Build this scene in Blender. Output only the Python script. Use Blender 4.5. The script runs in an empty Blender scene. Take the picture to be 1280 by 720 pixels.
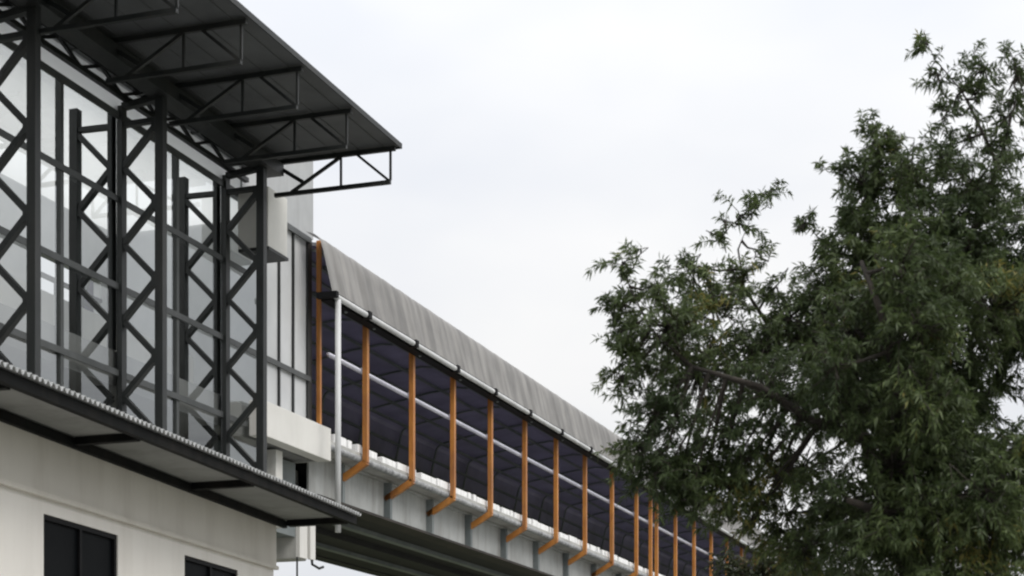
import bpy, math, random
import numpy as np
from mathutils import Vector

# World axes: +X points out of the station front towards the street, +Y runs along the
# front and the footbridge, Z up.  Camera stands on the pavement at (0, 0, 1.6).
random.seed(7)
rng = np.random.default_rng(11)
S = bpy.context.scene
COL = S.collection
EYE = 1.6
FPX = 2230.0
YAW = math.atan2(769.0, FPX)
CY, SY = math.cos(YAW), math.sin(YAW)


def pt(u, v, depth):
    """a place in the world seen at photo pixel (u, v) at a given distance (used for the tree's limbs)"""
    a = (u - 640) / FPX
    b = (968 - v) / FPX
    x, y, z = a * depth, depth, b * depth
    return Vector((x * CY - y * SY, x * SY + y * CY, z + EYE))


# ------------------------------------------------------------------ mesh collector
class MB:
    def __init__(self):
        self.v = []
        self.f = []

    def add(self, vs, fs):
        o = len(self.v)
        self.v += [tuple(p) for p in vs]
        self.f += [tuple(i + o for i in f) for f in fs]
        return self

    def box(self, x0, x1, y0, y1, z0, z1):
        vs = [(x0, y0, z0), (x1, y0, z0), (x1, y1, z0), (x0, y1, z0),
              (x0, y0, z1), (x1, y0, z1), (x1, y1, z1), (x0, y1, z1)]
        return self.add(vs, [(0, 3, 2, 1), (4, 5, 6, 7), (0, 1, 5, 4), (1, 2, 6, 5), (2, 3, 7, 6), (3, 0, 4, 7)])

    def hexa(self, lo, hi):
        """lo, hi: four corner points each (same winding)"""
        return self.add(list(lo) + list(hi), [(0, 3, 2, 1), (4, 5, 6, 7), (0, 1, 5, 4), (1, 2, 6, 5), (2, 3, 7, 6), (3, 0, 4, 7)])

    def bar(self, a, b, w, h, up=(0, 0, 1)):
        a, b = Vector(a), Vector(b)
        d = (b - a).normalized()
        up = Vector(up)
        if abs(d.dot(up)) > .98:
            up = Vector((0, 1, 0))
        s = d.cross(up).normalized() * (w / 2)
        t = s.cross(d).normalized() * (h / 2)
        lo = [a - s - t, a + s - t, a + s + t, a - s + t]
        hi = [b - s - t, b + s - t, b + s + t, b - s + t]
        return self.hexa(lo, hi)

    def tube(self, pts, radii, n=8):
        pts = [Vector(p) for p in pts]
        if not hasattr(radii, '__len__'):
            radii = [radii] * len(pts)
        rings = []
        up = Vector((0.13, 0.21, 1)).normalized()
        for i, p in enumerate(pts):
            d = (pts[min(i + 1, len(pts) - 1)] - pts[max(i - 1, 0)]).normalized()
            u = up if abs(d.dot(up)) < .95 else Vector((1, .1, 0)).normalized()
            s = d.cross(u).normalized()
            t = s.cross(d)
            rings.append([p + (s * math.cos(k * 2 * math.pi / n) + t * math.sin(k * 2 * math.pi / n)) * radii[i] for k in range(n)])
        vs = [q for r in rings for q in r]
        fs = []
        for i in range(len(pts) - 1):
            for k in range(n):
                fs.append((i * n + k, i * n + (k + 1) % n, (i + 1) * n + (k + 1) % n, (i + 1) * n + k))
        fs.append(tuple(range(n - 1, -1, -1)))
        fs.append(tuple((len(pts) - 1) * n + k for k in range(n)))
        return self.add(vs, fs)

    def build(self, name, mat, parent=None, org=(0, 0, 0), smooth=False, bevel=0):
        me = bpy.data.meshes.new(name)
        o = Vector(org)
        me.from_pydata([tuple(Vector(p) - o) for p in self.v], [], self.f)
        me.update()
        me.materials.append(mat)
        if smooth:
            me.polygons.foreach_set('use_smooth', [True] * len(me.polygons))
        ob = bpy.data.objects.new(name, me)
        COL.objects.link(ob)
        if parent is not None:
            ob.parent = parent
        if bevel:
            m = ob.modifiers.new('bevel', 'BEVEL')
            m.width = bevel
            m.segments = 2
            m.limit_method = 'ANGLE'
        return ob


def thing(name, loc, label, cat, group=None):
    o = bpy.data.objects.new(name, None)
    o.empty_display_size = .3
    COL.objects.link(o)
    o.location = loc
    o['label'] = label
    o['category'] = cat
    if group:
        o['group'] = group
    return o


def again(o, parent, off):
    """a copy of a part and its sub-parts, moved by off"""
    c = o.copy()
    COL.objects.link(c)
    c.parent = parent
    c.location = Vector(o.location) + Vector(off)
    for ch in list(o.children):
        d = ch.copy()
        COL.objects.link(d)
        d.parent = c
    return c


# ------------------------------------------------------------------ materials
def mat(name, c1, c2=None, scale=3.0, rough=.6, bump=0.0, bscale=40.0, metal=0.0, spec=.5, stretch=(1, 1, 1), dirt=None, dscale=1.0, dirt_amt=.5):
    m = bpy.data.materials.new(name)
    m.use_nodes = True
    nt = m.node_tree
    N, L = nt.nodes, nt.links
    bs = N['Principled BSDF']
    bs.inputs['Roughness'].default_value = rough
    bs.inputs['Metallic'].default_value = metal
    bs.inputs['Specular IOR Level'].default_value = spec
    tc = N.new('ShaderNodeNewGeometry')
    mp = N.new('ShaderNodeMapping')
    mp.inputs['Scale'].default_value = stretch
    L.new(tc.outputs['Position'], mp.inputs['Vector'])
    nz = N.new('ShaderNodeTexNoise')
    nz.inputs['Scale'].default_value = scale
    nz.inputs['Detail'].default_value = 6
    nz.inputs['Roughness'].default_value = .6
    L.new(mp.outputs['Vector'], nz.inputs['Vector'])
    rp = N.new('ShaderNodeValToRGB')
    rp.color_ramp.elements[0].position = .35
    rp.color_ramp.elements[1].position = .65
    rp.color_ramp.elements[0].color = (*c1, 1)
    rp.color_ramp.elements[1].color = (*(c2 or c1), 1)
    L.new(nz.outputs['Fac'], rp.inputs['Fac'])
    out = rp.outputs['Color']
    if dirt:
        n2 = N.new('ShaderNodeTexNoise')
        n2.inputs['Scale'].default_value = dscale
        n2.inputs['Detail'].default_value = 8
        n2.inputs['Roughness'].default_value = .7
        m2 = N.new('ShaderNodeMapping')
        m2.inputs['Scale'].default_value = (1.6, 1.6, .22)
        L.new(tc.outputs['Position'], m2.inputs['Vector'])
        L.new(m2.outputs['Vector'], n2.inputs['Vector'])
        r2 = N.new('ShaderNodeValToRGB')
        r2.color_ramp.elements[0].position = .48
        r2.color_ramp.elements[1].position = .72
        r2.color_ramp.elements[0].color = (0, 0, 0, 1)
        r2.color_ramp.elements[1].color = (dirt_amt,) * 3 + (1,)
        L.new(n2.outputs['Fac'], r2.inputs['Fac'])
        mx = N.new('ShaderNodeMix')
        mx.data_type = 'RGBA'
        L.new(r2.outputs['Color'], mx.inputs['Factor'])
        L.new(out, mx.inputs['A'])
        mx.inputs['B'].default_value = (*dirt, 1)
        out = mx.outputs['Result']
    L.new(out, bs.inputs['Base Color'])
    if bump:
        nb = N.new('ShaderNodeTexNoise')
        nb.inputs['Scale'].default_value = bscale
        nb.inputs['Detail'].default_value = 5
        L.new(tc.outputs['Position'], nb.inputs['Vector'])
        b = N.new('ShaderNodeBump')
        b.inputs['Strength'].default_value = bump
        b.inputs['Distance'].default_value = .02
        L.new(nb.outputs['Fac'], b.inputs['Height'])
        L.new(b.outputs['Normal'], bs.inputs['Normal'])
    return m


M = {}
M['steel'] = mat('dark_painted_steel', (.0075, .0095, .010), (.014, .0165, .0165), 2.5, .5, .15, 30, dirt=(.045, .04, .035), dscale=1.3, dirt_amt=.35)
M['alu'] = mat('grey_window_profile', (.045, .05, .05), (.07, .075, .075), 2.0, .45, .1, 30, dirt=(.03, .03, .03), dscale=1.5)
M['awning_steel'] = mat('dark_awning_steel', (.0045, .005, .005), (.008, .0085, .0085), 2.5, .7, .1, 30, spec=.12, dirt=(.03, .026, .022), dscale=1.3, dirt_amt=.5)
M['rusty'] = mat('rusty_dark_flange', (.020, .018, .016), (.035, .030, .026), 2.5, .8, .2, 30, dirt=(.05, .035, .025), dscale=1.3, dirt_amt=.5)
M['roof_under'] = mat('dark_roof_sheet', (.07, .074, .078), (.105, .11, .115), 1.2, .6, .1, 20)
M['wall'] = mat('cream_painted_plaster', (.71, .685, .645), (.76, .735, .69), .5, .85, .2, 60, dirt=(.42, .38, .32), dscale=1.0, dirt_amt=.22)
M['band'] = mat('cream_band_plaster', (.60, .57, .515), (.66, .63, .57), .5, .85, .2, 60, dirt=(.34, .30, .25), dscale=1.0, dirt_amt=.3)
M['awning_under'] = mat('grey_awning_boards', (.21, .215, .20), (.27, .275, .26), 1.0, .8, .1, 25, dirt=(.09, .09, .08), dscale=.9)
M['galv'] = mat('galvanised_sheet', (.42, .43, .43), (.6, .61, .61), 6, .45, .1, 60, metal=.4)
M['white_panel'] = mat('white_cladding', (.66, .65, .62), (.72, .71, .68), 1.2, .6, .1, 30, dirt=(.50, .47, .42), dscale=1.5, dirt_amt=.3)
M['grey_panel'] = mat('grey_cladding', (.36, .37, .38), (.44, .45, .46), 1.0, .55, .1, 30, dirt=(.26, .26, .26), dscale=1.2)
M['pale_infill'] = mat('pale_grey_infill', (.50, .51, .52), (.60, .61, .62), .8, .35, 0, 30)
M['concrete'] = mat('grey_concrete', (.34, .34, .33), (.46, .46, .44), 1.4, .85, .3, 30, dirt=(.2, .2, .19), dscale=1.2)
M['girder'] = mat('grey_painted_girder', (.35, .36, .355), (.45, .46, .455), 1.1, .6, .15, 25, dirt=(.17, .16, .14), dscale=1.6, dirt_amt=.7)
M['stiff'] = mat('grey_stiffener', (.13, .15, .155), (.19, .21, .21), 1.5, .6)
M['under'] = mat('dark_soffit', (.010, .010, .011), (.020, .0195, .0195), 1.2, .8)  # near-black tone for the bridge underside, far girder and middle keel beam
M['orange'] = mat('orange_paint', (.40, .150, .030), (.53, .225, .050), 3.0, .5, .15, 40, dirt=(.20, .085, .04), dscale=2.4, dirt_amt=.75)
M['rail'] = mat('lavender_grey_tube', (.46, .46, .54), (.60, .60, .68), 2.5, .4, metal=.2)
M['white_tube'] = mat('white_pvc', (.50, .51, .52), (.62, .63, .64), 2.0, .45, dirt=(.4, .39, .37), dscale=2)
M['kerb'] = mat('white_kerb', (.86, .86, .86), (.90, .90, .90), 5, .7, .3, 40, dirt=(.3, .3, .31), dscale=3, dirt_amt=.6)
M['kerb_tube'] = mat('grey_kerb_tube', (.17, .175, .185), (.42, .43, .44), 9, .5, .3, 30, dirt=(.16, .16, .16), dscale=3)
M['navy'] = mat('navy_roof_lining', (.15, .14, .22), (.27, .25, .40), .8, .5, .1, 20)
M['navy_dark'] = mat('dark_side_boarding', (.055, .053, .068), (.12, .115, .145), 1.5, .6, stretch=(1, 3, .2))
M['black'] = mat('black_rubber', (.005, .005, .006), (.008, .008, .009), 4, .6, spec=.12)
M['pane_dark'] = mat('dark_window_glass', (.004, .005, .006), (.006, .007, .008), 2, .5, spec=.04)
M['inside'] = mat('pale_interior', (.45, .46, .46), (.54, .55, .55), 1, .8)
M['inside_dark'] = mat('grey_interior_floor', (.22, .22, .22), (.28, .28, .28), 1, .7)
M['bark'] = mat('brown_grey_bark', (.016, .013, .010), (.038, .031, .024), 6, .9, .8, 25, stretch=(2, 2, .4))
M['asphalt'] = mat('asphalt', (.045, .045, .047), (.065, .065, .066), 2, .9, .4, 80)
M['paving'] = mat('grey_pavers', (.40, .39, .37), (.50, .49, .46), 1.5, .9, .3, 30)
M['soil'] = mat('grass_and_soil', (.05, .07, .03), (.10, .10, .05), .3, .95, .5, 10)
M['paint'] = mat('road_paint', (.6, .6, .58), (.75, .75, .72), 4, .7)


def canopy_material():
    m = mat('weathered_fold_shaded_canopy', (.200, .195, .190), (.265, .258, .25), 1.3, .6, .1, 12)
    nt = m.node_tree
    N, L = nt.nodes, nt.links
    bs = N['Principled BSDF']
    src = bs.inputs['Base Color'].links[0].from_socket
    tc = [n for n in N if n.type == 'NEW_GEOMETRY'][0]
    mp = N.new('ShaderNodeMapping')
    mp.inputs['Scale'].default_value = (.25, 4.2, .5)
    mp.inputs['Rotation'].default_value = (.22, 0, 0)
    L.new(tc.outputs['Position'], mp.inputs['Vector'])
    nz = N.new('ShaderNodeTexNoise')
    nz.inputs['Scale'].default_value = 1.0
    nz.inputs['Detail'].default_value = 5
    L.new(mp.outputs['Vector'], nz.inputs['Vector'])
    rp = N.new('ShaderNodeValToRGB')  # streaks mix weathering with the light and dark of folds, painted into the colour
    rp.color_ramp.elements[0].position = .38
    rp.color_ramp.elements[1].position = .62
    rp.color_ramp.elements[0].color = (.78, .775, .77, 1)
    rp.color_ramp.elements[1].color = (1.18, 1.17, 1.16, 1)
    L.new(nz.outputs['Fac'], rp.inputs['Fac'])
    mx = N.new('ShaderNodeMix')
    mx.data_type = 'RGBA'
    mx.blend_type = 'MULTIPLY'
    mx.inputs['Factor'].default_value = 1
    L.new(src, mx.inputs['A'])
    L.new(rp.outputs['Color'], mx.inputs['B'])
    L.new(mx.outputs['Result'], bs.inputs['Base Color'])
    return m


M['canopy'] = canopy_material()


def glass_material():
    m = bpy.data.materials.new('reflective_glazing')
    m.use_nodes = True
    nt = m.node_tree
    N, L = nt.nodes, nt.links
    for n in list(N):
        N.remove(n)
    out = N.new('ShaderNodeOutputMaterial')
    gl = N.new('ShaderNodeBsdfGlossy')
    gl.inputs['Roughness'].default_value = .012
    gl.inputs['Color'].default_value = (.80, .82, .82, 1)
    tr = N.new('ShaderNodeBsdfTransparent')
    tr.inputs['Color'].default_value = (.88, .90, .89, 1)
    mx = N.new('ShaderNodeMixShader')
    mx.inputs['Fac'].default_value = .72
    oi = N.new('ShaderNodeObjectInfo')
    fr = N.new('ShaderNodeMapRange')
    fr.inputs['To Min'].default_value = .60
    fr.inputs['To Max'].default_value = .80
    L.new(oi.outputs['Random'], fr.inputs['Value'])
    L.new(fr.outputs['Result'], mx.inputs['Fac'])
    nz = N.new('ShaderNodeTexNoise')
    nz.inputs['Scale'].default_value = .7
    tc = N.new('ShaderNodeTexCoord')
    L.new(tc.outputs['Object'], nz.inputs['Vector'])
    b = N.new('ShaderNodeBump')
    b.inputs['Strength'].default_value = .05
    b.inputs['Distance'].default_value = .05
    L.new(nz.outputs['Fac'], b.inputs['Height'])
    L.new(b.outputs['Normal'], gl.inputs['Normal'])
    L.new(gl.outputs[0], mx.inputs[1])
    L.new(tr.outputs[0], mx.inputs[2])
    L.new(mx.outputs[0], out.inputs['Surface'])
    return m


def let_light_through(m, colour, fac):
    nt = m.node_tree
    out = [n for n in nt.nodes if n.type == 'OUTPUT_MATERIAL'][0]
    bs = nt.nodes['Principled BSDF']
    tl = nt.nodes.new('ShaderNodeBsdfTranslucent')
    tl.inputs['Color'].default_value = (*colour, 1)
    mx = nt.nodes.new('ShaderNodeMixShader')
    mx.inputs['Fac'].default_value = fac
    nt.links.new(bs.outputs[0], mx.inputs[1])
    nt.links.new(tl.outputs[0], mx.inputs[2])
    nt.links.new(mx.outputs[0], out.inputs['Surface'])


let_light_through(M['canopy'], (.5, .5, .52), .14)        # the cover is a thin membrane: some daylight comes through
let_light_through(M['navy'], (.32, .30, .46), .20)
M['glass'] = glass_material()


def polycarbonate():
    m = bpy.data.materials.new('milky_polycarbonate')
    m.use_nodes = True
    nt = m.node_tree
    out = [n for n in nt.nodes if n.type == 'OUTPUT_MATERIAL'][0]
    bs = nt.nodes['Principled BSDF']
    bs.inputs['Base Color'].default_value = (.72, .73, .73, 1)
    tl = nt.nodes.new('ShaderNodeBsdfTranslucent')
    tl.inputs['Color'].default_value = (.86, .87, .87, 1)
    mx = nt.nodes.new('ShaderNodeMixShader')
    mx.inputs['Fac'].default_value = .7
    nt.links.new(bs.outputs[0], mx.inputs[1])
    nt.links.new(tl.outputs[0], mx.inputs[2])
    nt.links.new(mx.outputs[0], out.inputs['Surface'])
    return m


M['poly'] = polycarbonate()


def leaf_material(name, dark, light):
    m = bpy.data.materials.new(name)
    m.use_nodes = True
    nt = m.node_tree
    N, L = nt.nodes, nt.links
    bs = N['Principled BSDF']
    out = [n for n in N if n.type == 'OUTPUT_MATERIAL'][0]
    bs.inputs['Roughness'].default_value = .5
    bs.inputs['Specular IOR Level'].default_value = .35
    g = N.new('ShaderNodeNewGeometry')
    tc = N.new('ShaderNodeTexCoord')
    nz = N.new('ShaderNodeTexNoise')
    nz.inputs['Scale'].default_value = .9
    nz.inputs['Detail'].default_value = 3
    L.new(tc.outputs['Object'], nz.inputs['Vector'])
    ad = N.new('ShaderNodeMath')
    ad.operation = 'MULTIPLY_ADD'
    L.new(g.outputs['Random Per Island'], ad.inputs[0])
    ad.inputs[1].default_value = .5
    sb = N.new('ShaderNodeMath')
    sb.operation = 'MULTIPLY_ADD'
    L.new(nz.outputs['Fac'], sb.inputs[0])
    sb.inputs[1].default_value = 2.0
    sb.inputs[2].default_value = -.72
    L.new(sb.outputs[0], ad.inputs[2])
    rp = N.new('ShaderNodeValToRGB')
    rp.color_ramp.elements[0].position = .15
    rp.color_ramp.elements[1].position = .95
    rp.color_ramp.elements[0].color = (*dark, 1)
    rp.color_ramp.elements[1].color = (*light, 1)
    for pos_, c_ in ((.72, [x * .55 + y * .45 for x, y in zip(dark, light)]),):
        e = rp.color_ramp.elements.new(pos_)
        e.color = (*c_, 1)
    e = rp.color_ramp.elements.new(.995)
    e.color = (light[0] * 1.7, light[1] * 1.15, light[2] * .9, 1)
    L.new(ad.outputs[0], rp.inputs['Fac'])
    L.new(rp.outputs['Color'], bs.inputs['Base Color'])
    tl = N.new('ShaderNodeBsdfTranslucent')
    L.new(rp.outputs['Color'], tl.inputs['Color'])
    mx = N.new('ShaderNodeMixShader')
    mx.inputs['Fac'].default_value = .38
    L.new(bs.outputs[0], mx.inputs[1])
    L.new(tl.outputs[0], mx.inputs[2])
    L.new(mx.outputs[0], out.inputs['Surface'])
    return m


M['leaf'] = leaf_material('drooping_green_leaves', (.036, .056, .022), (.125, .165, .058))
M['leaf_dark'] = leaf_material('dark_green_leaves', (.020, .028, .014), (.050, .060, .025))

Z = lambda z: z + EYE          # heights below are measured from the eye

# ------------------------------------------------------------------ ground
def structure(name, mb, m):
    o = mb.build(name, m)
    o['kind'] = 'structure'
    return o


structure('ground', MB().add([(-900, -900, -.02), (900, -900, -.02), (900, 1500, -.02), (-900, 1500, -.02)], [(0, 1, 2, 3)]), M['soil'])
structure('road', MB().add([(-9.5, -300, -.012), (-2.5, -300, -.012), (-2.5, 600, -.012), (-9.5, 600, -.012)], [(0, 1, 2, 3)]), M['asphalt'])
structure('pavement', MB().box(-11.8, -9.5, -300, 600, -.02, .12).box(-2.5, 2.5, -300, 600, -.02, 0.0), M['paving'])
rm = MB()
for k in range(-10, 60):
    rm.add([(-6.06, k * 6, -.008), (-5.94, k * 6, -.008), (-5.94, k * 6 + 3, -.008), (-6.06, k * 6 + 3, -.008)], [(0, 1, 2, 3)])
structure('road_marking', rm, M['paint'])

# ------------------------------------------------------------------ glass station hall
NG = -13.60                    # glazing plane
NC = -12.90                    # outer chords of the lattice columns
H0, H1 = 9.0, 28.62            # extent along the street
NB = -17.5                     # back wall
O = (NG, 19.0, 0)
hall = thing('station_hall', O, 'glass fronted upper hall with charcoal lattice columns and dark overhanging roof, joined to the footbridge', 'building')
P = lambda name, mb, m, parent=hall, **k: mb.build(name, m, parent, O, **k)

bays = [9.0, 10.0, 11.45, 13.0, 14.55, 16.1, 17.65, 19.2, 20.75, 22.3, 23.85, 25.4, 26.75, 27.28, 27.82, 28.45]
for y0, y1 in zip(bays[:-1], bays[1:]):
    if y0 > 26:
        P('infill_panel', MB().box(NG - .05, NG, y0, y1, Z(6.06), Z(9.40)), M['pale_infill'])
        continue
    P('glass_panel', MB().add([(NG, y0, Z(4.40)), (NG, y1, Z(4.40)), (NG, y1, Z(9.40)), (NG, y0, Z(9.40))], [(0, 1, 2, 3)]), M['glass'])
for i, y in enumerate(bays):
    w = .075 if y < 26 else .05
    if y == bays[-1]:
        w = .17
    P('mullion', MB().box(NG - .055, NG + .035, y - w / 2, y + w / 2, Z(4.38 if y < 26 else 6.06), Z(9.42)), M['alu'] if y < 26 else M['steel'])
for z, w in ((9.36, .10), (8.17, .09), (6.93, .09), (5.70, .09)):
    tr = MB().box(NG + .037, NG + (.07 if z == 9.36 else .06), H0, 26.05 if z in (8.17, 5.70) else H1 - .18, Z(z - w / 2), Z(z + w / 2))
    P('transom', tr, M['alu'])
# cladding over the glass, end wall, back wall with its opening
P('wall', MB().box(NG - .25, NG + .02, 25.95, H1, Z(9.43), Z(11.0)).box(NG - .25, NG + .02, H0, 25.948, Z(9.91), Z(11.0)), M['grey_panel'])
P('clerestory', MB().add([(NG - .01, H0, Z(9.415)), (NG - .01, 25.94, Z(9.415)), (NG - .01, 25.94, Z(9.85)), (NG - .01, H0, Z(9.85))], [(0, 1, 2, 3)]), M['poly'])
P('end_wall', MB().box(NB, NG - .06, H1 - .12, H1, Z(6.1), Z(11.0)), M['inside'])
bw = MB()
wy0, wy1, wz0, wz1 = 25.7, 28.0, 7.35, 8.9
bw.box(NB - .15, NB, H0, wy0, Z(4.4), Z(11)).box(NB - .15, NB, wy1, H1 - .13, Z(4.4), Z(11))
bw.box(NB - .15, NB, wy0, wy1, Z(4.4), Z(wz0)).box(NB - .15, NB, wy0, wy1, Z(wz1), Z(11))
P('back_wall', bw, M['inside'])
wf = MB().box(NB - .06, NB + .03, wy0, wy1, Z(wz0 - .05), Z(wz0 + .04)).box(NB - .06, NB + .03, wy0, wy1, Z(8.5), Z(8.56))
wf.box(NB - .06, NB + .03, 26.6, 26.66, Z(wz0 + .045), Z(8.495)).box(NB - .06, NB + .03, 27.35, 27.41, Z(wz0 + .045), Z(8.495)).box(NB - .06, NB + .03, 27.35, 27.41, Z(8.565), Z(wz1))
P('window_frame', wf, M['steel'])
P('partition', MB().box(NG - 1.0, NG - .9, H0, 26.0, Z(6.052), Z(6.85)), M['white_panel'])
P('floor', MB().box(NB - .2, NG - .07, H0, H1 - .14, Z(5.55), Z(6.05)), M['inside_dark'])
P('ceiling', MB().add([(NB + .01, H0, Z(9.88)), (NG - .26, H0, Z(9.88)), (NG - .26, H1 - .14, Z(9.88)), (NB + .01, H1 - .14, Z(9.88))], [(0, 1, 2, 3)]), M['poly'])
# white boxes beside the last column
P('cladding_box', MB().box(NG + .055, -13.0, 25.72, 26.42, Z(8.46), Z(9.42)), M['white_panel'], bevel=.012)
P('cladding_box_soffit', MB().box(NG + .06, -12.99, 25.73, 26.44, Z(8.41), Z(8.457)), M['steel'])
P('slab_edge', MB().box(NG + .06, -13.28, 26.1, 28.72, Z(5.52), Z(6.10)), M['white_panel'], bevel=.012)
P('slab_edge', MB().box(NB, NG + .05, 28.64, 28.72, Z(5.53), Z(6.09)), M['concrete'])
P('recessed_wall', MB().box(NB + .2, NG - .32, 26.1, 28.6, Z(4.2), Z(5.5)), M['stiff'])
P('stub_column', MB().box(NG - .3, NG - .02, 27.25, 27.5, Z(4.2), Z(5.51)), M['white_panel'], bevel=.01)
P('end_post', MB().box(-13.53, -13.45, 28.63, 28.70, Z(6.11), Z(9.42)), M['orange'], bevel=.01)
pc = MB().box(-16.4, -13.9, 28.62, 29.02, Z(3.82), Z(4.94)).box(-15.8, -15.0, 28.64, 29.0, 0, Z(3.82))
P('pier', pc, M['concrete'], bevel=.02)
P('side_plate', MB().box(-13.895, -13.86, 28.66, 28.97, Z(3.85), Z(4.92)), M['white_panel'])
P('side_plate', MB().box(-13.895, -13.84, 29.05, 29.26, Z(3.86), Z(4.92)), M['white_panel'])
P('pier', MB().box(-14.55, -14.2, 29.0, 29.3, Z(4.945), Z(5.5)), M['white_panel'], bevel=.01)
P('conduit', MB().tube([(-13.86, 28.55, Z(3.84)), (-13.86, 28.55, Z(2.0)), (-13.86, 28.55, .02)], .018).tube([(-13.865, 29.16, Z(3.9)), (-13.865, 29.18, Z(3.78)), (-13.8, 29.33, Z(3.72)), (-13.78, 29.46, Z(3.76))], .025), M['steel'])

# lattice columns: an outer chord, an inner chord against the glass, zigzag lacing between
CS = [9.8, 12.9, 16.0, 19.1, 22.2, 25.3]
first = None
y = 19.1
base, top = Z(4.36), Z(9.72)
colp = P('lattice_column', MB().box(NC - .065, NC + .065, y - .065, y + .065, base, top), M['steel'], bevel=.008)
P('inner_chord', MB().box(NG + .04, NG + .11, y - .065, y + .065, base, Z(9.5)), M['steel'], colp)
nodes = [9.18 - .545 * k for k in range(9)]
for x0, x1 in ((NC - .06, NG + .10), (NG - .64, NG - .10)):     # outside the glass, and inside it
    for k in range(8):
        a = ((x0, x1)[k % 2], (x0, x1)[(k + 1) % 2])
        off = .004 if k % 2 else -.004
        P('lacing_bar', MB().bar((a[0], y + off, Z(nodes[k])), (a[1], y + off, Z(nodes[k + 1])), .075, .095, up=(0, 1, 0)), M['steel'], colp)
for k in range(0, 9, 2):
    P('gusset', MB().box(NC - .13, NC - .067, y - .052, y + .052, Z(nodes[k] - .10), Z(nodes[k] + .10)), M['steel'], colp)
P('inner_chord', MB().box(NG - .13, NG - .06, y - .065, y + .065, Z(6.06), Z(9.55)), M['steel'], colp)
P('inner_chord', MB().box(NG - .76, NG - .63, y - .065, y + .065, Z(6.06), Z(9.55)), M['steel'], colp)
P('cap_strut', MB().bar((NC - .06, y, Z(9.56)), (NG + .09, y, Z(9.50)), .1, .09), M['steel'], colp)
P('cap_strut', MB().bar((NC - .06, y + .003, Z(9.25)), (NG + .09, y + .003, Z(9.24)), .09, .07), M['steel'], colp)
P('cap_strut', MB().bar((NG - .64, y + .003, Z(9.25)), (NG - .12, y + .003, Z(9.24)), .09, .07), M['steel'], colp)
P('base_plate', MB().box(NC - .15, NC + .15, y - .15, y + .15, Z(4.352), Z(4.385)), M['steel'], colp)
P('base_plate', MB().box(NG + .02, NG + .2, y - .12, y + .12, Z(4.352), Z(4.38)), M['steel'], colp)
for ys in CS:
    if ys != y:
        again(colp, hall, (0, ys - y, 0))

# overhanging roof: sheet, edge trim, cross trusses, eave purlins, long truss over the glass
RE, RN = 25.92, -10.80
roof = P('roof', MB().box(NG + .03, RN, H0, RE, Z(9.86), Z(9.90)), M['roof_under'])
x = RN - .25
while x > NG + .1:                       # shallow ribs of the sheet, seen from below
    P('sheet_rib', MB().box(x - .012, x + .012, H0, RE - .02, Z(9.848), Z(9.858)), M['roof_under'], roof)
    x -= .42
P('edge_trim', MB().box(RN + .003, RN + .025, H0, RE + .03, Z(9.835), Z(9.915)), M['steel'], roof)
P('edge_trim', MB().box(NG + .03, RN, RE + .003, RE + .03, Z(9.835), Z(9.915)), M['steel'], roof)
ti = -10.91
ty = 25.80
tb, tt = 9.28, 9.80
q = MB()
x_in = NC - .02
q.bar((x_in, ty, Z(tb)), (ti, ty, Z(tb)), .06, .06)
q.bar((NG + .1, ty, Z(tt)), (ti + .08, ty, Z(tt)), .06, .07)
q.bar((ti, ty, Z(tb + .03)), (ti, ty, Z(tt - .035)), .032, .032)
xm = ti - .85
q.bar((xm, ty + .003, Z(tb + .03)), (xm, ty + .003, Z(tt - .035)), .032, .032)
q.bar((ti - .02, ty + .005, Z(tb + .02)), (xm + .28, ty + .005, Z(tt - .03)), .04, .04)
q.bar((xm, ty - .004, Z(tt - .03)), (x_in + .3, ty - .004, Z(tb + .02)), .045, .045)
q.bar((x_in, ty - .006, Z(tt - .03)), (x_in + .5, ty - .006, Z(tb + .16)), .06, .06)
truss = P('cross_truss', q, M['steel'], roof)
k = 1
while ty - 1.66 * k > H0:
    again(truss, roof, (0, -1.66 * k, 0))
    k += 1
P('long_beam', MB().box(NC - .16, NC + .16, H0, RE - .16, Z(9.56), Z(9.755)), M['steel'], roof)
P('ceiling_board', MB().box(NG + .5, NC - .17, H0, RE - .1, Z(9.76), Z(9.785)), M['roof_under'], roof)
lt = MB()
xl = NG + .18
P('long_truss_chord', MB().box(xl - .04, xl + .04, H0, RE - .12, Z(9.54), Z(9.61)), M['steel'], roof)
lt.box(xl - .04, xl + .04, H0, RE - .12, Z(9.775), Z(9.83))
yy = H0
kk = 0
while yy < RE - .6:
    a, b = (9.59, 9.80) if kk % 2 else (9.80, 9.59)
    lt.bar((xl, yy, Z(a)), (xl, yy + .52, Z(b)), .045, .045)
    yy += .52
    kk += 1
P('long_truss', lt, M['steel'], roof)

# ------------------------------------------------------------------ low cream building with the awning
def wl(s):                      # its front wall is turned a few degrees from the hall
    return -12.75 - .1 * (s - 25.4)


def aw(s):                      # front edge of the awning
    return -10.77 - .0779 * (s - 15.4)


W0, W1 = 8.0, 25.42
O = (wl(18), 18.0, 0)
low = thing('low_building', O, 'low cream plastered building with dark windows and a corrugated awning along its top', 'building')
P = lambda name, mb, m, parent=low, **k: mb.build(name, m, parent, O, **k)


def slab(y0, y1, fa, fb, z0, z1):
    """block between two slanted lines fa, fb (functions of y)"""
    lo = [(fa(y0), y0, z0), (fb(y0), y0, z0), (fb(y1), y1, z0), (fa(y1), y1, z0)]
    return MB().hexa(lo, [(a, b, z1) for a, b, _ in lo])


back = lambda s: -21.0
front = lambda s: wl(s)
rec = lambda s: wl(s) - .16
wins = [(9.95, 11.9), (14.0, 15.93), (17.98, 19.93), (22.0, 23.95)]
wt, wb = Z(3.06), Z(1.35)
wallm = MB()


def addslab(mb, *a):
    s_ = slab(*a)
    mb.add(s_.v, s_.f)


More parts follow.
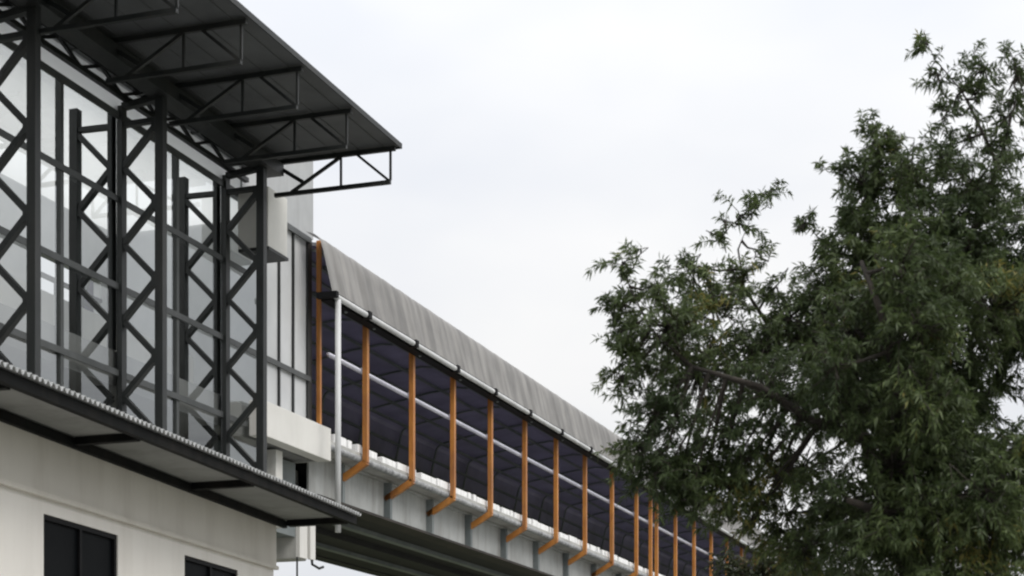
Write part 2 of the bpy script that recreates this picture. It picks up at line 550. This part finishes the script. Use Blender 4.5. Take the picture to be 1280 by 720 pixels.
edges = [W0] + [e for w in wins for e in w] + [W1]
for i in range(0, len(edges), 2):
    addslab(wallm, edges[i], edges[i + 1], back, front, 0, Z(3.26))
for a, b in wins:
    addslab(wallm, a, b, back, front, wt, Z(3.26))
    addslab(wallm, a, b, back, front, 0, wb)
    addslab(wallm, a, b, back, lambda s: wl(s) - .6, wb, wt)
P('wall', wallm, M['wall'])
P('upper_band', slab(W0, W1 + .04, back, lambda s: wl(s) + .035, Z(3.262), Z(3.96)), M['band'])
P('moulding', slab(W0, W1 + .06, lambda s: wl(s) + .002, lambda s: wl(s) + .07, Z(3.235), Z(3.29)), M['band'])
P('flat_roof', slab(W0, W1, back, lambda s: wl(s) - .02, Z(3.962), Z(4.35)), M['concrete'])
for a, b in wins:
    g = slab(a + .02, b - .02, lambda s: wl(s) - .09, lambda s: wl(s) - .06, wb + .02, wt - .02)
    w_ = P('window', g, M['pane_dark'])
    fr = MB()
    for y0, y1, z0, z1 in ((a + .001, a + .06, wb, wt), (b - .06, b - .001, wb, wt), (a + .06, b - .06, wt - .06, wt - .001), (a + .06, b - .06, wb + .001, wb + .06), ((a + b) / 2 - .03, (a + b) / 2 + .03, wb + .06, wt - .06)):
        addslab(fr, y0, y1, lambda s: wl(s) - .057, lambda s: wl(s) - .02, z0, z1)
    P('frame', fr, M['black'], w_)
    P('sill', slab(a - .05, b + .05, lambda s: wl(s) + .002, lambda s: wl(s) + .06, wb - .08, wb - .002), M['band'], w_)
# awning
A0, A1 = 8.0, 26.05
awn = P('awning', slab(A0, A1 - .02, lambda s: wl(s) + .06, lambda s: aw(s) - .10, Z(4.06), Z(4.08)), M['awning_under'])
P('front_beam', slab(A0, A1, lambda s: aw(s) - .09, lambda s: aw(s), Z(3.98), Z(4.105)), M['awning_steel'], awn)
P('wall_beam', slab(A0, A1 - .3, lambda s: wl(s) + .04, lambda s: wl(s) + .11, Z(3.93), Z(4.04)), M['awning_steel'], awn)
for c in (9.2, 12.2, 15.6, 18.55, 22.0, 25.72):
    P('crossbar', slab(c, c + .11 + (.06 if c > 25 else 0), lambda s: wl(s) + .115, lambda s: aw(s) - .095, Z(3.965), Z(4.055)), M['awning_steel'], awn)
# corrugated sheet on top, its scalloped end showing over the beam
sh = MB()
pitch, amp = .115, .027
n = int((A1 + .03 - A0) / pitch * 8)
vs, fs = [], []
for i in range(n + 1):
    s = A0 + i * pitch / 8
    zz = amp * math.sin(i * 2 * math.pi / 8)
    xo, xi = aw(s) + .075, wl(s) + .09
    vs += [(xo, s, Z(4.135) + zz), (xi, s, Z(4.29) + zz), (xo, s, Z(4.129) + zz), (xi, s, Z(4.284) + zz)]
for i in range(n):
    a, b = 4 * i, 4 * i + 4
    fs += [(a, b, b + 1, a + 1), (a + 2, a + 3, b + 3, b + 2), (a, a + 2, b + 2, b), (a + 1, b + 1, b + 3, a + 3)]
sh.add(vs, fs)
P('corrugated_sheet', sh, M['galv'], awn)

# ------------------------------------------------------------------ covered footbridge
B0, B1 = 28.75, 110.0
O = (-15.8, 40.0, 0)
br = thing('footbridge', O, 'covered footbridge on grey steel girders with orange posts under a grey vaulted canopy', 'footbridge')
P = lambda name, mb, m, parent=br, **k: mb.build(name, m, parent, O, **k)
SP = 2.37                       # post spacing
P0 = 30.1
posts = [30.1, 32.34, 34.58, 36.88, 39.24, 41.64, 44.1, 46.65, 49.2]
joint = 50.8
posts += [joint, 51.5] + [53.85 + 2.5 * i for i in range(22)]
F0 = 28.02                      # the eave runs on past the hall's corner

# girders, deck, underside
gz0, gz1 = Z(4.96), Z(5.72)
gd = P('girder', MB().box(-13.84, -13.80, B0 + .15, B1, gz0 + .03, gz1).box(-13.98, -13.70, B0 + .15, B1, gz1, gz1 + .03), M['girder'])
P('bottom_flange', MB().box(-14.0, -13.60, B0 + .1, B1, gz0 - .02, gz0 + .028), M['rusty'], gd)
st = MB().box(-13.797, -13.66, P0 - .05, P0 + .05, gz0 + .03, gz1 - .002)
stf = P('stiffener', st, M['stiff'], gd)
for s in posts[1:]:
    if s != joint and s < 95:
        again(stf, gd, (0, s - P0, 0))
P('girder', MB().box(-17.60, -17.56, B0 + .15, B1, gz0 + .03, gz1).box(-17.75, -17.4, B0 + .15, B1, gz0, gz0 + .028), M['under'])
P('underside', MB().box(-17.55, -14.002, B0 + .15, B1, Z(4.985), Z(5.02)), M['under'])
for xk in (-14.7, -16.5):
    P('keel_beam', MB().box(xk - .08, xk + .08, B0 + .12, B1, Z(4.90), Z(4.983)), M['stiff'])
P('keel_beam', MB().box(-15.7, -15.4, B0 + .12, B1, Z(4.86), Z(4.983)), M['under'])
P('deck', MB().box(-18.3, -13.32, B0, B1, Z(5.76), Z(5.90)), M['concrete'])
# deck edge: a tubby grey tube with white uneven kerb pieces along the top
P('edge_tube', MB().tube([(-13.36, B0 + .02, Z(5.80)), (-13.36, B1, Z(5.80))], .062, 10), M['kerb_tube'], smooth=True)
s = B0 + .25
i = 0
while s < 84 and i < 100:
    L_ = random.choice([.16, .35, .5, .65, .8, .95])
    h = random.uniform(.125, .165)
    P('kerb_piece', MB().box(-13.50, -13.325 - random.uniform(0, .02), s, s + L_, Z(5.902), Z(5.90 + h)), M['kerb'], bevel=.015)
    s += L_ + random.choice([.07, .1, .14, .2, .28])
    i += 1
# orange posts with knee braces down to the girder
pm = MB().box(-13.27, -13.17, P0 - .05, P0 + .05, Z(5.72), Z(8.30))
post = P('post', pm, M['orange'], bevel=.008)
kb = MB().bar((-13.20, P0, Z(5.735)), (-13.79, P0, Z(5.40)), .12, .10, up=(0, 1, 0))
P('knee_brace', kb, M['orange'], post, bevel=.006)
P('rail_clip', MB().box(-13.30, -13.272, P0 - .04, P0 + .04, Z(7.37), Z(7.47)), M['rail'], post)
for s in posts[1:]:
    if s < 96:
        again(post, br, (0, s - P0, 0))
fp = MB().box(-18.38, -18.28, P0 - .05, P0 + .05, Z(5.72), Z(8.30))
far = P('far_post', fp, M['orange'])
for s in posts[1:]:
    if s != joint and s < 96:
        again(far, br, (0, s - P0, 0))
P('handrail', MB().tube([(-13.345, B0, Z(7.42)), (-13.345, 60, Z(7.42)), (-13.345, B1, Z(7.42))], .045, 8), M['rail'], smooth=True)
P('handrail', MB().tube([(-18.2, B0, Z(7.2)), (-18.2, B1, Z(7.2))], .045, 8), M['rail'], smooth=True)
P('side_boarding', MB().box(-18.27, -18.23, B0, B1, Z(5.9), Z(8.25)), M['navy_dark'])
# vaulted canopy of uneven ribbed sheet
cx, ez = -15.8, Z(8.27)
half = [(2.85, -.03), (2.785, .25), (2.72, .53), (2.66, .79), (2.63, .90), (2.585, .985), (2.50, 1.05), (2.36, 1.10), (1.6, 1.24), (.8, 1.38), (0, 1.46)]
prof = half + [(-a, b) for a, b in reversed(half[:-1])]


def roof_shell(off, y0, y1, dy, rib, prof=prof):
    vs, fs = [], []
    ny = int((y1 - y0) / dy)
    K = len(prof)
    for i in range(ny + 1):
        yv = y0 + i * dy
        for k, (a, b) in enumerate(prof):
            sg = 1 if a >= 0 else -1
            lean = yv + .06 * b
            r = rib * (math.sin(lean * 2 * math.pi / .37) * .6 + .6 * math.sin(lean * 9.3 + 1.7 * math.sin(lean * 1.1)) + .5 * math.sin(lean * 5.1 + 2 * math.sin(lean * .63)))
            r *= .7 if b < .85 else .3
            n_ = (.97, .24) if b < .9 else ((.6, .8) if b < 1.07 else (.17, .98))
            vs.append((cx + a + sg * (off + r) * n_[0], yv, ez + b + (off + r) * n_[1]))
    for i in range(ny):
        for k in range(K - 1):
            a = i * K + k
            fs.append((a, a + 1, a + K + 1, a + K))
    return MB().add(vs, fs)


can = P('canopy', roof_shell(.03, B0, B1, .045, .016), M['canopy'], smooth=True)
P('canopy_return', roof_shell(.03, F0, B0 + .02, .045, .016, prof[:8]), M['canopy'], can, smooth=True)
P('canopy_lining', roof_shell(-.03, B0 + .02, B1, .5, 0), M['navy'], can)
ar = MB()
for (a, b), (a2, b2) in zip(prof[:-1], prof[1:]):
    ar.bar((cx + a * .965, P0, ez + b - .08), (cx + a2 * .965, P0, ez + b2 - .08), .04, .06, up=(0, 1, 0))
arch = P('arch_rib', ar, M['stiff'], can)
again(arch, can, (0, B0 + .1 - P0, 0))
for s in posts[1:]:
    if s != joint:
        again(arch, can, (0, s - P0, 0))
for xo, zo in ((2.3, 1.0), (1.7, 1.13), (1.1, 1.24), (.4, 1.35), (-.4, 1.35), (-1.1, 1.24), (-1.7, 1.13), (-2.3, 1.0), (-2.58, .55), (-2.68, .15)):
    P('purlin', MB().box(cx + xo - .035, cx + xo + .035, B0 + .03, B1, ez + zo - .06, ez + zo - .01), M['stiff'], can)
gt = P('gutter', MB().tube([(-12.89, F0 + .03, Z(8.235)), (-12.89, B1, Z(8.235))], .05, 10), M['white_tube'], smooth=True)
cl = P('gutter_clip', MB().box(-12.97, -12.82, P0 - .75, P0 - .62, Z(8.17), Z(8.30)), M['black'], gt)
for s in posts[1:]:
    if s < 96 and s != joint:
        again(cl, gt, (0, s - P0, 0))
P('eave_beam', MB().box(-13.17, -12.98, F0 + .05, B1, Z(8.18), Z(8.28)), M['black'])
P('eave_strip', MB().box(-12.965, -12.915, F0 + .02, B1, Z(8.29), Z(8.325)), M['black'], can)
P('gutter_end', MB().box(-13.2, -12.82, F0 - .08, F0 + .02, Z(8.20), Z(8.30)), M['black'])
P('downpipe', MB().tube([(-12.89, 28.16, Z(8.2)), (-12.89, 28.16, Z(6.0)), (-12.89, 28.16, Z(4.18))], .052, 12), M['white_tube'], smooth=True)
pr = P('pier', MB().box(-16.6, -15.0, 51.2, 52.4, 0, Z(4.0)).box(-17.8, -13.6, 51.1, 52.5, Z(4.0), Z(4.955)), M['concrete'])
again(pr, br, (0, 28, 0))


# ------------------------------------------------------------------ trees
def leaves(sprigs, leaf_len, leaf_w, per):
    """sprigs: array (n, 7) base xyz, direction xyz, length -> verts, faces of all leaves (4 verts each)"""
    n = len(sprigs)
    b = np.repeat(sprigs[:, :3], per, 0)
    d = np.repeat(sprigs[:, 3:6], per, 0)
    L = np.repeat(sprigs[:, 6], per, 0)[:, None]
    m = len(b)
    f = rng.uniform(.1, 1.05, (m, 1))
    p = b + d * L * f + np.array([0, 0, -1]) * L * .3 * f ** 2
    rad = rng.normal(size=(m, 3))
    rad -= (rad * d).sum(1, keepdims=True) * d
    rad /= np.linalg.norm(rad, axis=1, keepdims=True) + 1e-9
    ld = d * rng.uniform(.2, .9, (m, 1)) + rad * rng.uniform(.5, 1.0, (m, 1)) + np.array([0, 0, -1]) * rng.uniform(-.05, .85, (m, 1))
    ld /= np.linalg.norm(ld, axis=1, keepdims=True)
    ll = leaf_len * rng.uniform(.6, 1.2, (m, 1))
    lw = leaf_w * rng.uniform(.7, 1.25, (m, 1))
    sd = np.cross(ld, rng.normal(size=(m, 3)))
    sd /= np.linalg.norm(sd, axis=1, keepdims=True) + 1e-9
    nn = np.cross(sd, ld)
    tip = p + ld * ll + np.array([0, 0, -1]) * ll * .18
    mid = p + ld * ll * .45
    v = np.stack([p, mid + sd * lw * .5 + nn * lw * .15, tip, mid - sd * lw * .5 + nn * lw * .15], 1).reshape(-1, 3)
    return v


def leaf_mesh(name, v, m, parent, org):
    me = bpy.data.meshes.new(name)
    nf = len(v) // 4
    v = v - np.array(org)[None, :]
    me.vertices.add(len(v))
    me.vertices.foreach_set('co', v.astype(np.float32).ravel())
    me.loops.add(len(v))
    me.loops.foreach_set('vertex_index', np.arange(len(v), dtype=np.int32))
    me.polygons.add(nf)
    me.polygons.foreach_set('loop_start', np.arange(0, len(v), 4, dtype=np.int32))
    me.update(calc_edges=True)
    me.materials.append(m)
    o = bpy.data.objects.new(name, me)
    COL.objects.link(o)
    o.parent = parent
    return o


def tree(name, label, base, trunk, limbs, clumps, lm, leaf_len, leaf_w, per, dens, twig_len):
    """trunk: list of (point, radius); limbs: lists of (point, radius);
    clumps: (centre, (right, depth, up) radii, density factor, twig scale)"""
    org = tuple(base)
    root = thing(name, base, label, 'tree')
    tp = [p for p, r in trunk]
    MB().tube(tp, [r for p, r in trunk], 12).build('trunk', M['bark'], root, org, smooth=True)
    skel = [Vector(p) for p in tp[1:]]
    for lb in limbs:
        MB().tube([p for p, r in lb], [r for p, r in lb], 9).build('limb', M['bark'], root, org, smooth=True)
        for (p, r), (p2, r2) in zip(lb[:-1], lb[1:]):
            for k in range(4):
                skel.append(Vector(p).lerp(Vector(p2), (k + 1) / 4))
    right = np.array([CY, SY, 0.0])
    fwd = np.array([-SY, CY, 0.0])
    upv = np.array([0, 0, 1.0])
    sp = []
    tw = MB()
    centre = np.mean([np.array(c) for c, *_ in clumps], 0)
    for c, (rr, rd, ru), df, ts in clumps:
        c = Vector(c)
        near = min(skel, key=lambda q: (q - c).length)
        mid = near.lerp(c, .5) + Vector((random.uniform(-.04, .04), random.uniform(-.05, .05), random.uniform(-.07, .0)))
        if (near - c).length > .05:
            tw.tube([near, mid, c], [.022 * ts ** 3 + .003, .013 * ts ** 3 + .003, .007 * ts + .001], 6)
        nspr = max(4, int(dens * df * rr * ru / .08))
        q = rng.normal(size=(nspr, 3))
        q /= np.linalg.norm(q, axis=1, keepdims=True)
        rad = rng.uniform(0, 1, (nspr, 1)) ** .45
        q *= rad
        ca = np.array(c)
        pos = ca + q[:, :1] * rr * right + q[:, 1:2] * rd * fwd + q[:, 2:3] * ru * upv
        out = pos - ca
        dirs = out / (np.linalg.norm(out, axis=1, keepdims=True) + .05) + .35 * upv + .55 * rng.normal(size=(nspr, 3))
        g = pos - centre
        dirs += .4 * g / (np.linalg.norm(g, axis=1, keepdims=True) + .1)
        dirs /= np.linalg.norm(dirs, axis=1, keepdims=True)
        ln = twig_len * ts * rng.uniform(.6, 1.3, (nspr, 1))
        sp.append(np.hstack([pos - dirs * ln * .5, dirs, ln]))
        for j in range(nspr):
            b = Vector(pos[j] - dirs[j] * ln[j] * .5)
            L_ = float(ln[j, 0])
            d = Vector(dirs[j])
            pts = [b + d * L_ * f + Vector((0, 0, -L_ * .3 * f * f)) for f in (0, .5, 1)]
            tw.tube(pts, [.0055, .004, .002], 3)
            if rng.random() < .45 or df < 1:
                k_ = c.lerp(b, .5) + Vector((0, 0, -.03))
                tw.tube([c, k_, b], [.009, .007, .005], 3)
    tw.build('twigs', M['bark'], root, org)
    v = leaves(np.vstack(sp), leaf_len, leaf_w, per)
    leaf_mesh('crown', v, lm, root, org)
    return root, len(v) // 4


D = 18.0
px = D / FPX
T = lambda u, v, dd=0.0: pt(640 + (u - 640) * D / (D + dd), 968 + (v - 968) * D / (D + dd), D + dd)
base = T(1165, 968 + EYE / px)
base.z = 0
trunk = [(base, .30), (base + Vector((.02, .05, .8)), .24), (T(1160, 880), .215), (T(1150, 760), .19), (T(1140, 650, .1), .15), (T(1125, 560, .1), .11)]
limbs = [
    [(T(1150, 740), .12), (T(1100, 640, -.3), .085), (T(1070, 560, -.5), .07), (T(1010, 545, -.6), .05), (T(940, 500, -.6), .035), (T(860, 470, -.4), .02)],
    [(T(1125, 560, .1), .09), (T(1130, 470, .2), .07), (T(1170, 380, .3), .055), (T(1225, 280, .3), .04), (T(1258, 195, .3), .024), (T(1232, 140, .3), .015), (T(1212, 100, .3), .009), (T(1178, 60, .3), .005)],
    [(T(1258, 195, .3), .02), (T(1270, 150, .3), .015), (T(1283, 100, .3), .008)],
    [(T(1125, 560, .1), .08), (T(1080, 470, .6), .06), (T(1040, 400, .9), .045), (T(980, 390, .8), .026), (T(940, 340, .6), .015), (T(932, 290, .6), .010), (T(950, 245, .6), .006), (T(985, 200, .6), .003)],
    [(T(1145, 700), .1), (T(1230, 600, -.4), .075), (T(1330, 500, -.6), .06), (T(1420, 420, -.4), .04), (T(1470, 360), .02)],
    [(T(1140, 650, .1), .08), (T(1200, 560, .8), .06), (T(1290, 440, 1.2), .045), (T(1330, 320, 1.2), .03), (T(1330, 240, 1.0), .015)],
    [(T(1130, 600), .07), (T(1090, 520, -1.2), .05), (T(1060, 440, -1.6), .035), (T(1040, 380, -1.5), .02)],
    [(T(1145, 690), .07), (T(1080, 660, -1.0), .05), (T(1030, 650, -1.3), .03)],
    [(T(1100, 300, .6), .015), (T(1062, 292, .7), .009), (T(1035, 268, .7), .006), (T(1018, 245, .7), .003)],
    [(T(1178, 60, .3), .005), (T(1170, 44, .3), .004), (T(1163, 22, .3), .002)],
    [(T(945, 262, .6), .006), (T(925, 255, .6), .004), (T(905, 250, .6), .002)],
    [(T(860, 470, -.4), .02), (T(810, 420, -.3), .012), (T(785, 365, -.2), .007), (T(774, 325, -.2), .003)],
    [(T(1040, 400, .9), .03), (T(1090, 300, .9), .022), (T(1110, 200, .7), .014), (T(1105, 150, .6), .007)],
]
dense = [  # u, v, ru, rv, depth offset, depth radius, density
    (832, 415, 62, 62, -.2, .6, 1.0), (790, 450, 34, 44, -.2, .4, .9), (815, 520, 44, 62, -.3, .5, 1.0),
    (835, 585, 38, 42, -.3, .4, .9), (895, 365, 52, 48, .3, .6, 1.0), (880, 450, 60, 60, .5, .7, 1.0), (905, 545, 55, 45, -.2, .6, .8),
    (955, 420, 60, 60, .7, .7, 1.0), (960, 500, 60, 55, -.4, .7, 1.0), (1000, 370, 48, 42, .8, .6, 1.0),
    (1045, 440, 55, 60, -.9, .7, 1.0), (1030, 530, 55, 45, -.8, .7, 1.1), (1065, 345, 50, 60, .6, .6, 1.1),
    (1100, 210, 42, 60, .6, .5, 1.0), (1095, 285, 50, 55, .6, .6, 1.2), (1150, 195, 55, 52, .4, .6, 1.2), (1170, 290, 70, 70, .3, .9, 1.4),
    (1225, 215, 48, 42, .3, .6, 1.1), (1250, 300, 65, 70, .6, .9, 1.3), (1140, 390, 70, 65, -.6, .9, 1.3), (1230, 400, 75, 65, -.4, .9, 1.2),
    (1110, 470, 60, 50, .6, .8, 1.2), (1190, 490, 70, 55, .4, .9, 1.2), (1250, 470, 50, 40, 1.0, .6, .7), (1150, 575, 75, 55, -.7, .8, 1.5),
    (1090, 600, 55, 45, -1.0, .6, 1.0), (1215, 590, 60, 50, -.5, .7, 1.3), (1120, 665, 70, 50, -1.0, .7, 1.6), (1200, 670, 70, 50, -.8, .7, 1.6),
    (1260, 680, 50, 40, -.4, .6, 1.1), (1050, 690, 50, 32, -1.1, .5, 1.2), (965, 600, 34, 26, -.3, .4, .55), (1020, 625, 38, 34, -.9, .4, .7),
    (1150, 740, 130, 40, -.8, .8, 1.4), (1300, 380, 60, 90, .4, .8, 1.1), (1370, 330, 90, 90, .3, 1.0, 1.0), (1400, 470, 110, 100, 0, 1.1, 1.0),
    (1480, 400, 80, 90, .1, 1.0, .9), (1370, 600, 110, 70, -.3, 1.0, 1.0), (1480, 560, 90, 90, -.2, 1.0, .9), (1330, 230, 60, 60, .7, .7, .9),
    (1010, 575, 50, 36, .4, .5, .9), (950, 610, 40, 30, .3, .5, .7), (1040, 640, 46, 36, .2, .5, 1.0), (915, 640, 30, 20, .2, .4, .6),
    (800, 560, 34, 34, -.2, .4, .9), (825, 590, 40, 34, -.2, .4, .9), (872, 612, 40, 30, -.1, .4, .9),
    (850, 590, 46, 44, -.1, .5, .8), (905, 590, 50, 40, 0, .5, .5), (960, 565, 50, 40, .2, .5, .55), (985, 640, 40, 34, .2, .4, .5), (1000, 690, 46, 34, -.2, .4, .8), (940, 650, 26, 22, .1, .3, .3),
    (1275, 160, 30, 26, .8, .4, .4),
    (1085, 380, 40, 55, -1.5, .35, .9), (1105, 455, 45, 50, -1.6, .35, .9), (1110, 530, 50, 45, -1.6, .35, 1.0), (1180, 640, 45, 45, -1.5, .35, .9), (1010, 500, 40, 34, -1.5, .35, .8), (1240, 600, 50, 40, -1.3, .35, .9),
    (1180, 420, 110, 120, 1.6, .6, .9), (1080, 400, 110, 110, 1.8, .6, .8), (1150, 620, 90, 70, 1.2, .6, .9),
]
sparse = [
    (1225, 150, 18, 12, .4, .3), (1190, 130, 14, 14, .2, .25), (905, 610, 26, 20, -.2, .5), (885, 590, 30, 22, -.1, .5), (945, 640, 22, 16, .1, .35), (980, 660, 30, 22, .2, .4), (1000, 690, 30, 20, 0, .6),
    (776, 335, 15, 20, -.2, .55), (768, 385, 17, 22, -.2, .55), (778, 475, 16, 22, -.2, .5), (935, 245, 26, 18, .6, .38), (912, 268, 18, 12, .6, .35),
    (975, 212, 17, 14, .6, .42), (955, 290, 16, 16, .6, .3), (1166, 34, 14, 14, .3, .5), (1178, 72, 18, 18, .3, .42), (1205, 105, 18, 16, .3, .35),
    (1240, 68, 20, 22, .3, .6), (1228, 100, 16, 16, .3, .5), (1282, 75, 18, 30, .3, .55), (1275, 125, 20, 24, .3, .5), (1108, 145, 20, 20, .6, .75), (1062, 183, 16, 12, .6, .5),
    (1020, 250, 18, 14, .7, .4), (1045, 285, 20, 22, .7, .42), (985, 330, 20, 16, .8, .5), (930, 325, 22, 18, .6, .6), (865, 320, 24, 16, .3, .7),
    (815, 360, 24, 16, -.1, .6), (775, 420, 14, 20, -.2, .5), (1200, 165, 20, 16, .4, .55), (1262, 165, 18, 18, .3, .5), (860, 625, 18, 18, -.3, .45), (930, 580, 24, 18, -.3, .45),
]
clumps = [(T(u, v, dd), (ru * px, rd, rv * px), df * (.62 if u < 1010 else .85), 1.0) for u, v, ru, rv, dd, rd, df in dense]
clumps += [(T(u, v, dd), (ru * px * 1.35, .2, rv * px * 1.35), df * .95, .85) for u, v, ru, rv, dd, df in sparse]
tree('broadleaf_tree', 'tall green tree with drooping narrow leaves and sparse top twigs in front of the footbridge', base, trunk, limbs, clumps,
     M['leaf'], .098, .019, 38, 37, .34)

# a darker tree further off, its crown reaching over the far end of the bridge
D2 = 44.0
p2 = D2 / FPX
U = lambda u, v, dd=0.0: pt(u, v, D2 + dd)
b2 = U(1010, 968 + EYE / p2)
b2.z = 0
tr2 = [(b2, .3), (U(1008, 880), .24), (U(1005, 780), .16), (U(1003, 720), .08)]
lb2 = [[(U(1005, 800), .1), (U(975, 750), .07), (U(950, 720), .03)], [(U(1005, 800), .1), (U(1045, 745), .07), (U(1080, 710), .03)]]
cl2 = [(U(u, v, dd), (ru * p2, ru * p2, rv * p2), df, 1.3) for u, v, ru, rv, dd, df in (
    (985, 722, 46, 34, 0, 1.2), (935, 742, 42, 34, -.4, 1.2), (945, 712, 26, 18, .2, 1.0), (1035, 715, 50, 36, .4, 1.2), (1000, 770, 80, 40, -.3, 1.0), (1075, 745, 50, 40, 0, 1.0), (915, 715, 16, 16, 0, 1.0), (925, 700, 22, 16, 0, 1.0), (960, 705, 26, 16, 0, 1.0), (900, 735, 22, 16, 0, 1.0))]
tree('broadleaf_tree', 'dark leafy tree standing close to the far end of the footbridge', b2, tr2, lb2, cl2, M['leaf_dark'], .17, .05, 26, 9, .6)

# ------------------------------------------------------------------ light and sky
w = bpy.data.worlds.new('World')
S.world = w
w.use_nodes = True
nt = w.node_tree
N, L = nt.nodes, nt.links
bg = N['Background']
bg.inputs['Strength'].default_value = .1
sun_el, sun_az = math.radians(46), math.radians(118)      # azimuth from +Y towards +X
sky = N.new('ShaderNodeTexSky')
sky.sky_type = 'NISHITA'
sky.sun_disc = False
sky.sun_elevation = sun_el
sky.sun_rotation = sun_az
tc = N.new('ShaderNodeTexCoord')
sx = N.new('ShaderNodeSeparateXYZ')
L.new(tc.outputs['Generated'], sx.inputs[0])
cz = N.new('ShaderNodeMath')
cz.operation = 'MAXIMUM'
cz.inputs[1].default_value = 0
L.new(sx.outputs['Z'], cz.inputs[0])
pw = N.new('ShaderNodeMath')
pw.operation = 'POWER'
pw.inputs[1].default_value = 2.0
L.new(cz.outputs[0], pw.inputs[0])
gr = N.new('ShaderNodeMath')                    # an overcast sky is brightest overhead
gr.operation = 'MULTIPLY_ADD'
gr.inputs[1].default_value = 10.5
gr.inputs[2].default_value = 6.05
L.new(pw.outputs[0], gr.inputs[0])
nz = N.new('ShaderNodeTexNoise')
nz.inputs['Scale'].default_value = 3.2
nz.inputs['Detail'].default_value = 4
nz.inputs['Roughness'].default_value = .45
mp = N.new('ShaderNodeMapping')
mp.inputs['Scale'].default_value = (1, 1, 2.2)
mp.inputs['Location'].default_value = (.4, .9, .2)
L.new(tc.outputs['Generated'], mp.inputs['Vector'])
L.new(mp.outputs['Vector'], nz.inputs['Vector'])
rp = N.new('ShaderNodeValToRGB')
rp.color_ramp.elements[0].position = .36
rp.color_ramp.elements[1].position = .62
rp.color_ramp.elements[0].color = (.915, .94, .995, 1)
rp.color_ramp.elements[1].color = (1.10, 1.095, 1.09, 1)
L.new(nz.outputs['Fac'], rp.inputs['Fac'])
vm = N.new('ShaderNodeVectorMath')
vm.operation = 'SCALE'
L.new(rp.outputs['Color'], vm.inputs[0])
L.new(gr.outputs[0], vm.inputs['Scale'])
mx = N.new('ShaderNodeMix')
mx.data_type = 'RGBA'
mx.inputs['Factor'].default_value = .965
L.new(sky.outputs['Color'], mx.inputs['A'])
L.new(vm.outputs['Vector'], mx.inputs['B'])
L.new(mx.outputs['Result'], bg.inputs['Color'])

sl = bpy.data.lights.new('sun', 'SUN')
sl.energy = 1.45
sl.angle = math.radians(35)
sl.color = (1, .96, .9)
so = bpy.data.objects.new('sun', sl)
COL.objects.link(so)
sd = Vector((math.sin(sun_az) * math.cos(sun_el), math.cos(sun_az) * math.cos(sun_el), math.sin(sun_el)))
so.rotation_euler = (-sd).to_track_quat('-Z', 'Y').to_euler()
so.location = sd * 60

# ------------------------------------------------------------------ camera
cd = bpy.data.cameras.new('camera')
co = bpy.data.objects.new('camera', cd)
COL.objects.link(co)
co.location = (0, 0, EYE)
co.rotation_euler = (math.pi / 2, 0, YAW)
cd.sensor_width = 36
cd.lens = 36 * FPX / 1280
cd.shift_y = 608 / 1280
cd.dof.use_dof = True                # focused on the footbridge; the nearer tree is a touch soft
cd.dof.focus_distance = 33
cd.dof.aperture_fstop = 2.2
cd.clip_end = 4000
cd.clip_start = .1
S.camera = co

S.view_settings.view_transform = 'Standard'
S.view_settings.look = 'None'
S.view_settings.exposure = .42
S.view_settings.gamma = 1
S.render.engine = 'CYCLES'
S.cycles.max_bounces = 8
S.cycles.transparent_max_bounces = 12
S.cycles.filter_width = 2.2
